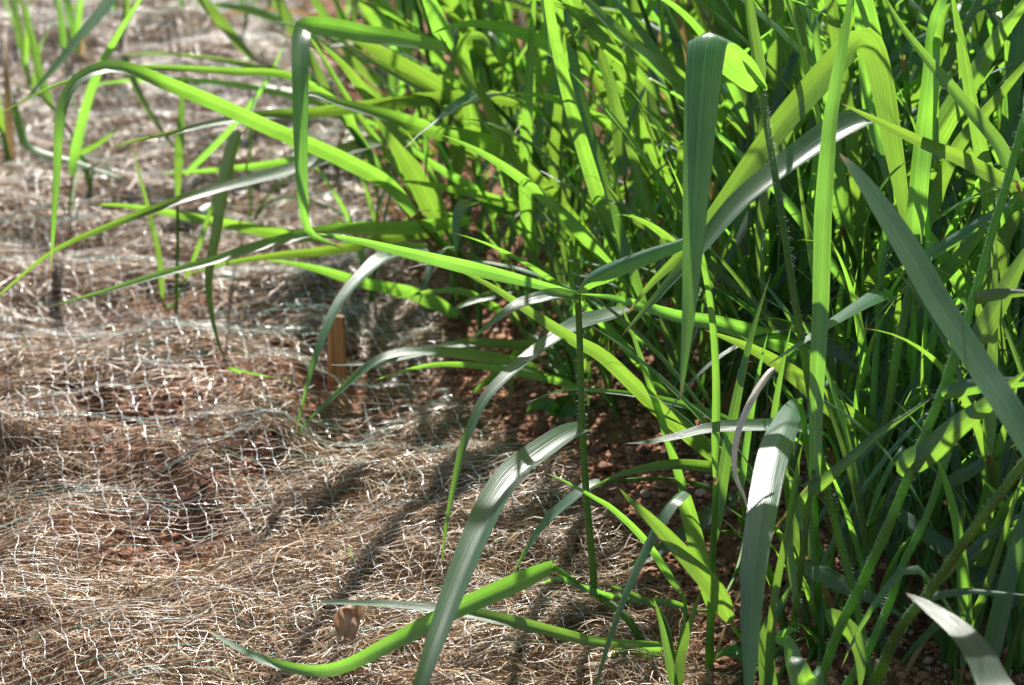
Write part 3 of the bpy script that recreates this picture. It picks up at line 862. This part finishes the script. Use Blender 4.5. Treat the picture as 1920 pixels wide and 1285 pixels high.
blade('hang', [(348, 328, 2.0), (430, 245, 1.98), (495, 160, 1.96), (545, 60, 1.94)], 12, (0,), sheath=False)
blade('hang', [(450, 700, 1.53), (428, 690, 1.525), (480, 702, 1.53), (565, 716, 1.55)], 5, (0,), sheath=False)

plant('tl', (170, 360), 'grass plant rooted in the mat at the top left with a grey slanting blade')
blade('tl', [(250, -60, 1.9), (214, 0, 1.88), (150, 75, 1.85), (90, 144, 1.83), (40, 195, 1.82)], 22, (55,), sheath=False, base=.8)
blade('tl', [(135, 330, 1.9), (140, 290, 1.9), (165, 190, 1.88), (190, 125, 1.86), (225, 60, 1.84), (262, 0, 1.82), (290, -50, 1.8)], 19, (-5,))
blade('tl', [(95, 200, 2.2), (75, 140, 2.2), (62, 80, 2.2), (45, 20, 2.2), (30, -30, 2.2)], 18, (0,))
blade('tl', [(30, 195, 2.0), (40, 230, 2.0), (60, 275, 2.0), (150, 305, 2.0), (255, 345, 2.0)], 16, (55,))
blade('tl', [(165, 300, 2.0), (150, 290, 2.0), (185, 270, 2.0), (230, 235, 2.0)], 12, (0,))
blade('tl', [(120, 90, 2.3), (115, 40, 2.3), (105, -20, 2.3)], 14, (0,))

# --- the right-hand stand, front row
plant('tall', (1660, 1330), 'tall hairy grass plant with a wide folded blade hanging down in the foreground')
stem('tall', [(1424, 165, 1.115), (1432, 205, 1.105), (1440, 250, 1.095), (1465, 400, 1.075), (1490, 560, 1.07), (1512, 690, 1.075), (1537, 850, 1.085), (1567, 985, 1.10), (1605, 1130, 1.10)], 15, 1500)
blade('tall', [(1424, 165, 1.115), (1402, 135, 1.10), (1374, 98, 1.08), (1347, 70, 1.06), (1334, 62, 1.05), (1328, 64, 1.044), (1323, 95, 1.038), (1316, 170, 1.03), (1308, 300, 1.018), (1301, 430, 1.008), (1293, 560, 1.0), (1283, 680, .99), (1275, 752, .985)],
      86, (0,), False, fold=.5, base=.35, bl=.15, taper=.95, n=90, sides=(1, -.12, 0))
blade('tall', [(1424, 160, 1.115), (1418, 110, 1.115), (1408, 50, 1.115), (1400, -20, 1.115), (1392, -90, 1.115)], 24, (30, 20), False, fold=.7)

plant('kink', (1690, 1120), 'grass plant with a broad two tone blade kinked at the top and slanting down left')
blade('kink', [(1700, 420, 1.2), (1672, 250, 1.19), (1655, 150, 1.185), (1637, 90, 1.18), (1612, 70, 1.17), (1580, 95, 1.165), (1534, 146, 1.16), (1450, 245, 1.15), (1350, 385, 1.14), (1290, 462, 1.135), (1217, 535, 1.13), (1174, 593, 1.13)],
      64, (0, -10, -10, -8, -5), fold=.35, base=.25, bl=.48)
blade('kink', [(1640, 225, 1.14), (1600, 240, 1.13), (1534, 280, 1.115), (1400, 380, 1.09), (1318, 470, 1.075), (1271, 520, 1.07), (1220, 575, 1.065), (1164, 632, 1.065)], 48, (45, 52, 55, 52), fold=.6, taper=1.2, face=(.4,))
blade('kink', [(1665, 290, 1.3), (1660, 240, 1.3), (1645, 150, 1.29), (1630, 60, 1.28), (1618, -20, 1.27), (1610, -70, 1.27)], 56, (-8,), base=.4, taper=2.5)
blade('kink', [(1690, 400, 1.33), (1670, 330, 1.32), (1640, 250, 1.32), (1620, 180, 1.31), (1610, 120, 1.31)], 28, (0,))

plant('upright', (1478, 1225), 'slender grass plant with one straight bright blade standing upright at right')
stem('upright', [(1524, 880, 1.07), (1512, 980, 1.08), (1495, 1120, 1.10)], 13, 500)
blade('upright', [(1526, 900, 1.07), (1528, 800, 1.068), (1531, 700, 1.066), (1538, 570, 1.064), (1545, 420, 1.062), (1552, 310, 1.06), (1560, 210, 1.06), (1574, 110, 1.06), (1592, 0, 1.065), (1605, -80, 1.07)],
      36, (25, 15, 10, -25, -20, 35, 60), False, base=.55, bl=.5, taper=2)
blade('upright', [(1510, 1000, 1.08), (1500, 950, 1.08), (1520, 925, 1.07), (1596, 858, 1.06), (1640, 818, 1.06), (1684, 788, 1.06), (1748, 746, 1.065)], 24, (15,), False)
blade('upright', [(1490, 1120, 1.09), (1478, 1000, 1.09), (1490, 900, 1.08), (1505, 830, 1.08)], 16, (20,), False)
blade('upright', [(1440, 1300, 1.1), (1448, 1150, 1.09), (1470, 1020, 1.085), (1490, 940, 1.08), (1500, 870, 1.08)], 18, (20,))

plant('blue', (1990, 1330), 'grass plant at the right edge with a wide blue green blade sloping down right')
blade('blue', [(1990, 940, .93), (1935, 845, .935), (1885, 765, .94), (1835, 690, .95), (1760, 575, .96), (1700, 470, .97), (1640, 375, .98), (1600, 318, .985), (1574, 288, .99)], 50, (60, 58, 58, 58), fold=.15, base=.9, taper=4, face=(.35,))

plant('stemA', (1505, 1335), 'hairy grass plant whose thick stem leans right across the lower right corner')
stem('stemA', [(1925, 210, 1.03), (1895, 318, 1.03), (1862, 430, 1.03), (1828, 551, 1.03), (1802, 634, 1.03), (1772, 720, 1.03), (1728, 832, 1.035), (1664, 990, 1.045), (1611, 1104, 1.055), (1562, 1208, 1.065)], 18, 1500, nodes=(.35, .62))
blade('stemA', [(1765, 740, 1.025), (1800, 730, 1.02), (1835, 724, 1.02), (1920, 716, 1.02), (1990, 712, 1.02)], 32, (15,), False, fold=.5)
blade('stemA', [(1692, 894, 1.04), (1702, 872, 1.035), (1740, 848, 1.03), (1795, 800, 1.02), (1860, 752, 1.01), (1930, 690, 1.0)], 50, (15, 10), False, fold=.45)
blade('stemA', [(1822, 562, 1.03), (1845, 555, 1.02), (1890, 550, 1.01), (1960, 548, 1.0)], 26, (20,), False, fold=.4)
blade('stemA', [(1828, 648, 1.06), (1869, 580, 1.06), (1902, 515, 1.06), (1950, 430, 1.06)], 42, (-5,), False, fold=.4)
stem('stemA', [(1778, 846, 1.07), (1740, 962, 1.07), (1694, 1057, 1.07), (1664, 1140, 1.072), (1610, 1250, 1.075)], 16, 700)

plant('stemB', (1600, 1345), 'grass plant with a bare thick stem slanting above the pale silvery blade')
stem('stemB', [(1960, 810, .985), (1920, 868, .99), (1834, 981, 1.0), (1740, 1113, 1.02), (1672, 1208, 1.035)], 21, 900, nodes=(.7,))
blade('stemB', [(1672, 1208, 1.035), (1720, 1130, 1.03), (1800, 1108, 1.02), (1860, 1110, 1.02), (1940, 1118, 1.02)], 18, (40,), False)
blade('stemB', [(1960, 1420, .835), (1905, 1340, .858), (1864, 1285, .875), (1834, 1226, .888), (1796, 1181, .90), (1740, 1138, .915), (1698, 1112, .925)], 66, (58, 60, 60, 55), False, taper=1.4, fold=.12, face=(1,), label='sunlit silvery blade bent towards the camera')
blade('stemB', [(1560, 1340, .97), (1520, 1320, .97), (1500, 1285, .965), (1494, 1250, .965), (1484, 1232, .97)], 58, (50, 55, 30), False, taper=2.5, fold=.5, face=(.8,), label='pale curled blade tip at the bottom edge')

plant('hangR', (1540, 1180), 'grass plant with a wide silvery blade hanging beside a withered brown strip')
stem('hangR', [(1500, 748, 1.10), (1515, 850, 1.11), (1530, 980, 1.13)], 11)
blade('hangR', [(1499, 750, 1.14), (1484, 770, 1.11), (1462, 815, 1.075), (1445, 870, 1.05), (1430, 950, 1.02), (1416, 1040, .99), (1409, 1140, .967), (1406, 1250, .95), (1400, 1360, .94)], 60, (30, 30, 25, 15, 5, 0), False, face=(.6, .9, 1, .8, .3, 0), fold=.3, base=.35, bl=.3, taper=2.6)
blade('hangR', [(1452, 690, 1.06), (1440, 702, 1.055), (1412, 745, 1.045), (1388, 795, 1.035), (1378, 850, 1.03), (1381, 895, 1.025), (1396, 930, 1.02), (1404, 970, 1.02)], 13, (50, 30, -30, 20, 50, 20), False, mat=M_DRY, label='withered brown curled strip of leaf', taper=2, face=(.6, .4, .2, .2, .6))
blade('hangR', [(1370, 1165, 1.1), (1340, 1102, 1.09), (1302, 1057, 1.085), (1226, 977, 1.08), (1185, 940, 1.08), (1160, 915, 1.08)], 40, (-10,), base=.35, bl=.15)
blade('hangR', [(1530, 806, 1.14), (1510, 808, 1.135), (1450, 802, 1.13), (1340, 806, 1.12), (1264, 822, 1.11), (1215, 830, 1.105), (1170, 832, 1.105)], 25, (35, 50, 50), face=(.5,))
blade('hangR', [(1660, 850, 1.2), (1634, 812, 1.2), (1601, 785, 1.19), (1551, 751, 1.18), (1500, 708, 1.17), (1450, 674, 1.165), (1400, 648, 1.16), (1320, 618, 1.16)], 44, (-8, -5), fold=.35)
blade('hangR', [(1450, 1330, 1.1), (1438, 1250, 1.1), (1440, 1180, 1.1), (1470, 1125, 1.1), (1488, 1090, 1.1)], 34, (0,))
blade('hangR', [(1500, 1300, 1.08), (1478, 1215, 1.08), (1462, 1195, 1.075), (1484, 1180, 1.07), (1500, 1185, 1.07)], 36, (30,), taper=1.2)
blade('hangR', [(1268, 1300, 1.12), (1255, 1240, 1.12), (1240, 1170, 1.12), (1225, 1120, 1.12)], 17, (0,))
blade('hangR', [(1268, 1300, 1.12), (1275, 1230, 1.12), (1295, 1160, 1.12), (1315, 1105, 1.12)], 19, (40,))

plant('deep', (1600, 1100), 'grass plant with a grey blade among bare stems at lower right')
stem('deep', [(1718, 440, 1.16), (1718, 467, 1.16), (1701, 567, 1.16), (1681, 668, 1.16), (1657, 819, 1.17), (1626, 970, 1.19)], 17, 800)
blade('deep', [(1716, 460, 1.16), (1711, 430, 1.16), (1718, 335, 1.15), (1728, 251, 1.15), (1738, 167, 1.14), (1748, 50, 1.14), (1765, 0, 1.14), (1785, -60, 1.15)], 37, (45, 40, 40, 30), False, taper=2.2)
blade('deep', [(1500, 605, 1.25), (1514, 614, 1.25), (1584, 658, 1.24), (1628, 695, 1.23), (1670, 742, 1.22)], 32, (55,), sheath=False)
blade('deep', [(1760, 748, 1.24), (1738, 746, 1.24), (1651, 748, 1.23), (1600, 742, 1.23), (1555, 741, 1.23)], 30, (45,))
blade('deep', [(1900, 1140, 1.12), (1834, 1087, 1.13), (1777, 1042, 1.14), (1702, 981, 1.15), (1626, 913, 1.17)], 44, (50,), sheath=False)
blade('deep', [(1505, 1060, 1.12), (1540, 1066, 1.12), (1570, 1083, 1.12), (1645, 1121, 1.12), (1700, 1160, 1.12)], 36, (50,), sheath=False)
blade('deep', [(1550, 1145, 1.06), (1570, 1165, 1.06), (1600, 1192, 1.06), (1614, 1240, 1.06), (1612, 1300, 1.06)], 34, (0,), sheath=False, base=.3)
stem('deep', [(1660, 430, 1.2), (1650, 560, 1.2), (1640, 700, 1.2), (1632, 850, 1.21)], 13, 600)

plant('fan', (1790, 1050), 'grass plant with crossing bright blades at the upper right')
blade('fan', [(1852, 400, 1.2), (1852, 335, 1.19), (1838, 268, 1.18), (1818, 167, 1.17), (1802, 67, 1.16), (1785, -20, 1.15)], 30, (-5,))
blade('fan', [(1905, 340, 1.12), (1889, 311, 1.12), (1869, 268, 1.12), (1802, 187, 1.12), (1735, 107, 1.12), (1691, 50, 1.12), (1650, -20, 1.12)], 27, (25, 20))
blade('fan', [(1920, 350, 1.13), (1882, 338, 1.13), (1802, 295, 1.13), (1735, 268, 1.125), (1651, 228, 1.12), (1577, 194, 1.12)], 30, (5, -5))
blade('fan', [(1745, 300, 1.25), (1755, 261, 1.25), (1788, 201, 1.24), (1828, 141, 1.23), (1869, 74, 1.22), (1920, 7, 1.2), (1960, -50, 1.2)], 44, (10, 15), fold=.5)
blade('fan', [(1735, 430, 1.22), (1748, 395, 1.22), (1768, 335, 1.21), (1802, 268, 1.2), (1869, 187, 1.19), (1920, 125, 1.18), (1990, 50, 1.18)], 28, (0,), fold=.4)
blade('fan', [(1868, 720, 1.22), (1858, 620, 1.21), (1860, 540, 1.2), (1880, 460, 1.19), (1908, 408, 1.18), (1950, 380, 1.17)], 58, (-8,))
blade('fan', [(1730, 560, 1.22), (1740, 545, 1.22), (1795, 490, 1.2), (1852, 420, 1.19), (1900, 370, 1.18)], 32, (-5,))
blade('fan', [(1830, 580, 1.22), (1815, 554, 1.22), (1775, 487, 1.21), (1735, 427, 1.2), (1720, 380, 1.2)], 30, (-5,))
blade('fan', [(1715, 490, 1.18), (1768, 460, 1.17), (1862, 400, 1.16), (1940, 350, 1.15)], 24, (30,))
blade('fan', [(1805, 1250, 1.1), (1815, 1177, 1.1), (1842, 1121, 1.08), (1872, 1034, 1.07), (1905, 930, 1.06), (1935, 850, 1.06)], 17, (10,))
blade('fan', [(1795, 1060, 1.1), (1850, 1010, 1.1), (1920, 965, 1.09), (1980, 930, 1.09)], 22, (20,))
blade('fan', [(1770, 905, 1.13), (1820, 880, 1.12), (1880, 840, 1.11), (1950, 790, 1.1)], 26, (30,), fold=.4)

# small broad-leaved weeds and a seedling
plant('seed', (672, 1086), 'tiny two leaved green seedling sprouting through the netting', name='seedling')
blade('seed', [(672, 1085, 1.262), (668, 1070, 1.26), (661, 1048, 1.258), (655, 1026, 1.256)], 9, (0,), False)
blade('seed', [(672, 1085, 1.262), (680, 1068, 1.258), (696, 1059, 1.255), (712, 1060, 1.255), (727, 1066, 1.256)], 7, (40,), False)
for px, py, lab in ((1040, 800, 'small dark broad leaved weed at the mat edge behind the front stem'), (1395, 1262, 'small broad leaved weed at the foot of the silvery hanging blade')):
    plant(lab, (px, py), lab, name='broadleaf_weed')
    dd = (PLANTS[lab][1] - CAMP) @ FWD
    for q in range(5):
        a_ = q * 1.3 + .4
        bx, by = px + 6 * math.cos(a_), py - 22 - 5 * q
        blade(lab, [(bx, by, dd - .01), (bx + 16 * math.cos(a_), by - 8, dd - .015 * math.sin(a_)), (bx + 34 * math.cos(a_), by - 6 + 4 * math.sin(a_), dd - .02 * math.sin(a_)), (bx + 50 * math.cos(a_), by + 8, dd - .03 * math.sin(a_))],
              30, (20,), mat=M_WEED, srad=.0009, taper=.9, base=.3, bl=.35, n=18, fold=.2)

# ------------------------------------------------------------------ grass: prototypes for the rest of the stand
def proto_blade(base, phi, elev, ln, w, bend, kink, seed):
    r_ = random.Random(seed)
    n = 18
    t = np.linspace(0, 1, n)
    e = elev - bend * t ** 1.5
    if kink:
        kp = .25 + .4 * r_.random()
        e = e - np.clip((t - kp) / .06, 0, 1) * (R(70) + R(50) * r_.random())
        e = np.maximum(e, R(-86))
    az = phi + (r_.random() - .5) * .5 * t
    st = ln / (n - 1)
    dx = np.stack([np.cos(e) * np.cos(az), np.cos(e) * np.sin(az), np.sin(e)], -1) * st
    P = base + np.concatenate([[[0, 0, 0]], np.cumsum(dx[:-1], 0)])
    S = np.stack([-np.sin(az), np.cos(az), np.zeros(n)], -1)
    tw = np.linspace(0, (r_.random() - .5) * 2.4, n)[:, None]
    T = norm(np.gradient(P, axis=0))
    S = S * np.cos(tw) + np.cross(T, S) * np.sin(tw)
    return ribbon(P, S, w * width_profile(t, .5, .95, .12), .2 + .25 * r_.random(), 4, .04)


def make_proto(seed, h, nl, wide=1.0, lk=1.0):
    """returns a list of (part name, mesh)"""
    r_ = random.Random(seed)
    parts, dead = [], set()
    lean = np.array([r_.gauss(0, .16), r_.gauss(0, .16), 0])
    s = np.linspace(0, 1, 14)[:, None]
    P = np.concatenate([lean[None, :2] * s ** 1.6 * h, (s * h - .012)], 1)
    v, f, uv = tube(P, np.linspace(.0026, .0014, 14) * (.8 + .3 * wide), 6)
    parts.append(('stem', mesh('stem_proto', v, f, uv=uv)))
    phi = r_.random() * 6.28
    for q in range(nl):
        t = .12 + .88 * q / max(1, nl - 1)
        b = np.array([np.interp(t, s[:, 0], P[:, k]) for k in range(3)])
        phi += math.pi + r_.gauss(0, .7)
        ln = lk * (.22 + .20 * r_.random()) * (.75 + .4 * math.sin(t * 2.6))
        top = q == nl - 1
        v, f, uv = proto_blade(b, phi, R(80 if top else 68) + r_.gauss(0, .12), ln, (.011 + .010 * r_.random()) * wide,
                               R(12 if top else 22) + R(62) * r_.random() ** 1.4, r_.random() < .2 and not top, seed * 31 + q)
        parts.append(('leaf', mesh('leaf_proto', v, f, uv=uv)))
        if q == 0 and r_.random() < .45: dead.add(parts[-1][1].name)
    for nm, me in parts:
        me.materials.append(M_SHEATH if nm == 'stem' else M_STRAW if me.name in dead else M_LEAF)
    return parts


PROTO = [make_proto(100 + k, .20 + .20 * rnd.random(), rnd.choice((5, 6, 6, 7)), .72 + .42 * rnd.random()) for k in range(26)]
SMALL = [make_proto(200 + k, .05 + .10 * rnd.random(), rnd.choice((3, 4, 4)), .5, .45) for k in range(8)]


def place(parts, x, y, rz, s, tilt, label, group):
    o = empty('grass_plant', (x, y, sh(x, y)))
    o.rotation_euler = (tilt[0], tilt[1], rz)
    o.scale = (s, s, s)
    tag(o, label, 'grass', group)
    for nm, me in parts:
        c = bpy.data.objects.new(nm, me)
        c.parent = o
        col.objects.link(c)
    return o


def px_of(x, y, z):
    p = np.array([x, y, z]) - CAMP
    d = p @ FWD
    return 960 + FPX * (p @ RGT) / d, 642.5 - FPX * (p @ UPV) / d


def stand_label(x, y, margin, front):
    if margin <= .2: return 'leafy green grass plant on the fringe of the stand, leaning towards the mat', 'plants on the fringe of the grass stand'
    if front: return 'low leafy grass plant among the bare stems at lower right', 'low plants among the stems'
    if y < 2.0: return 'leafy grass plant standing just behind the wide folded hanging blade', 'plants behind the front row'
    if px_of(x, y, .3)[0] < 1250: return 'tall sunlit grass plant at the back of the stand, top centre', 'plants at the back, top centre'
    return 'tall sunlit grass plant at the back of the stand, top right', 'plants at the back, top right'


count = 0
far_list = []
taken = []
tries = 0
while tries < 14000:
    tries += 1
    y = 1.12 + 3.0 * rnd.random() ** 1.3
    x = -.6 + 2.2 * rnd.random()
    e = float(edge_x(y))
    margin = x - e
    if margin < .055: continue
    front = y < 1.72 and x < .13 or y < 1.42
    if x < .13 and y < 1.9: continue
    if front and (y < 1.30 or y < 1.36 and x < .2 or margin < .12 or x < .10 + .15 * max(0, 1.4 - y)): continue
    # thin out towards the soil strip
    if margin < .12 and rnd.random() < .85: continue
    if margin < .30 and y > 1.7 and rnd.random() < .62: continue
    sp = .027 if front else .034 if y < 1.6 else .062 if y < 2.4 else .085
    if any((x - a) ** 2 + (y - b) ** 2 < sp * sp for a, b in taken): continue
    u, w_ = px_of(x, y, 0)
    ut, _ = px_of(x, y, .3)
    vis = -200 < ut < 2120 and (u < 2100)
    taken.append((x, y))
    if vis and y < 3.1 and count < 290:
        s = .85 + .35 * rnd.random()
        if front: s *= .50 if y < 1.32 else .62
        place(rnd.choice(PROTO), x, y, rnd.random() * 6.28, s, (R(rnd.gauss(-5, 10)), R(rnd.gauss(-7, 18))),
              *stand_label(x, y, margin, front))
        count += 1
    elif x < 1.6:
        far_list.append((x, y))
print('stand plants', count, 'far', len(far_list))
# the rest of the stand (behind and beyond the right edge): one mass
vs_, fs_, us_, off = [], [], [], 0
arr = []
for parts in PROTO:
    V_, F_, U_, o_ = [], [], [], 0
    for nm, me in parts:
        vv = np.empty(len(me.vertices) * 3, np.float32); me.vertices.foreach_get('co', vv)
        ff = np.empty(len(me.loops), np.int32); me.loops.foreach_get('vertex_index', ff)
        uu = np.empty(len(me.loops) * 2, np.float32); me.uv_layers[0].data.foreach_get('uv', uu)
        uvv = np.zeros((len(me.vertices), 2), np.float32); uvv[ff] = uu.reshape(-1, 2)
        V_.append(vv.reshape(-1, 3)); F_.append(ff.reshape(-1, 4) + o_); U_.append(uvv); o_ += len(me.vertices)
    arr.append((np.concatenate(V_), np.concatenate(F_), np.concatenate(U_)))
for q in range(260):
    far_list.append((-.9 + 3.0 * rnd.random(), 3.7 + 1.8 * rnd.random()))
for x, y in far_list:
    if y > 3.6 and x < edge_x(3.5) + .05 + rnd.random() * .2: continue
    V_, F_, U_ = rnd.choice(arr)
    a_, s = rnd.random() * 6.28, .9 + .35 * rnd.random()
    c_, s_ = math.cos(a_) * s, math.sin(a_) * s
    W_ = np.stack([V_[:, 0] * c_ - V_[:, 1] * s_ + x, V_[:, 0] * s_ + V_[:, 1] * c_ + y, V_[:, 2] * s + sh(x, y)], -1)
    vs_.append(W_); fs_.append(F_ + off); us_.append(U_); off += len(W_)
tag(obj('far_grass', mesh('far_grass', np.concatenate(vs_), np.concatenate(fs_), uv=np.concatenate(us_)), M_LEAF),
    'mass of tall green grass filling the far right background', 'grass', kind='stuff')

# young plants growing through the mat
for k, (px, py) in enumerate([(150, 120), (60, 175), (30, 95), (235, 90), (345, 45), (120, 45), (455, 95), (20, 300), (215, 25), (500, 55)]):
    g = gnd(px, py)
    place(SMALL[k % len(SMALL)], g[0], g[1], rnd.random() * 6.28, 1.0 + .45 * rnd.random(), (0, 0),
          'thin young grass plant growing through the mat at the far left', 'young plants growing through the mat')
for k, (px, py) in enumerate([(705, 430), (760, 300), (690, 560), (845, 560), (1330, 1230), (1060, 700), (900, 480), (730, 180), (650, 120)]):
    g = gnd(px, py)
    place(SMALL[k % len(SMALL)], g[0], g[1], rnd.random() * 6.28, .8 + .4 * rnd.random(), (0, 0),
          'small young grass plant on the bare soil strip beside the mat', 'young plants on the soil strip')
extra = 0
while extra < 50:
    yy = 1.30 + .70 * rnd.random()
    mg = .065 + .24 * rnd.random() ** .8
    xx = float(edge_x(yy)) + mg
    if xx > .16 or yy < 1.42 and mg < .13: continue
    extra += 1
    place(rnd.choice(PROTO), xx, yy, rnd.random() * 6.28, (.22 + .17 * rnd.random()), (R(rnd.gauss(-6, 6)), R(rnd.gauss(-6, 9))),
          'low grass plant at the foot of the stand behind the lone front stem', 'low plants behind the lone front stem')
extra = 0
while extra < 48:
    yy = 1.13 + .42 * rnd.random() ** 1.2
    xx = .12 + .32 * rnd.random()
    if yy < 1.34 and xx < .20: continue
    if xx > .27 * yy + .02 or xx < float(edge_x(yy)) + .13 + .10 * max(0, 1.35 - yy): continue
    extra += 1
    place(rnd.choice(PROTO), xx, yy, rnd.random() * 6.28, (.36 + .28 * rnd.random()) * (.75 if yy < 1.25 else 1), (R(rnd.gauss(-10, 5)), R(rnd.gauss(-4, 8))),
          'low leafy grass plant among the bare stems at lower right', 'low plants among the stems')
extra = 0
while extra < 34:
    yy = 1.06 + .20 * rnd.random()
    xx = .17 + .18 * rnd.random()
    if xx > .27 * yy + .02: continue
    extra += 1
    place(rnd.choice(PROTO), xx, yy, rnd.random() * 6.28, .24 + .16 * rnd.random(), (R(rnd.gauss(-8, 6)), R(rnd.gauss(0, 10))),
          'short young grass plant at the foot of the stems in the lower right corner', 'short plants in the lower right corner')
for k in range(26):
    yy = .99 + .26 * rnd.random()
    xx = .15 + .20 * rnd.random()
    if xx > .255 * yy + .03: continue
    place(SMALL[k % len(SMALL)], xx, yy, rnd.random() * 6.28, .7 + .5 * rnd.random(), (0, 0),
          'short young grass plant at the foot of the stems in the lower right corner', 'short plants in the lower right corner')
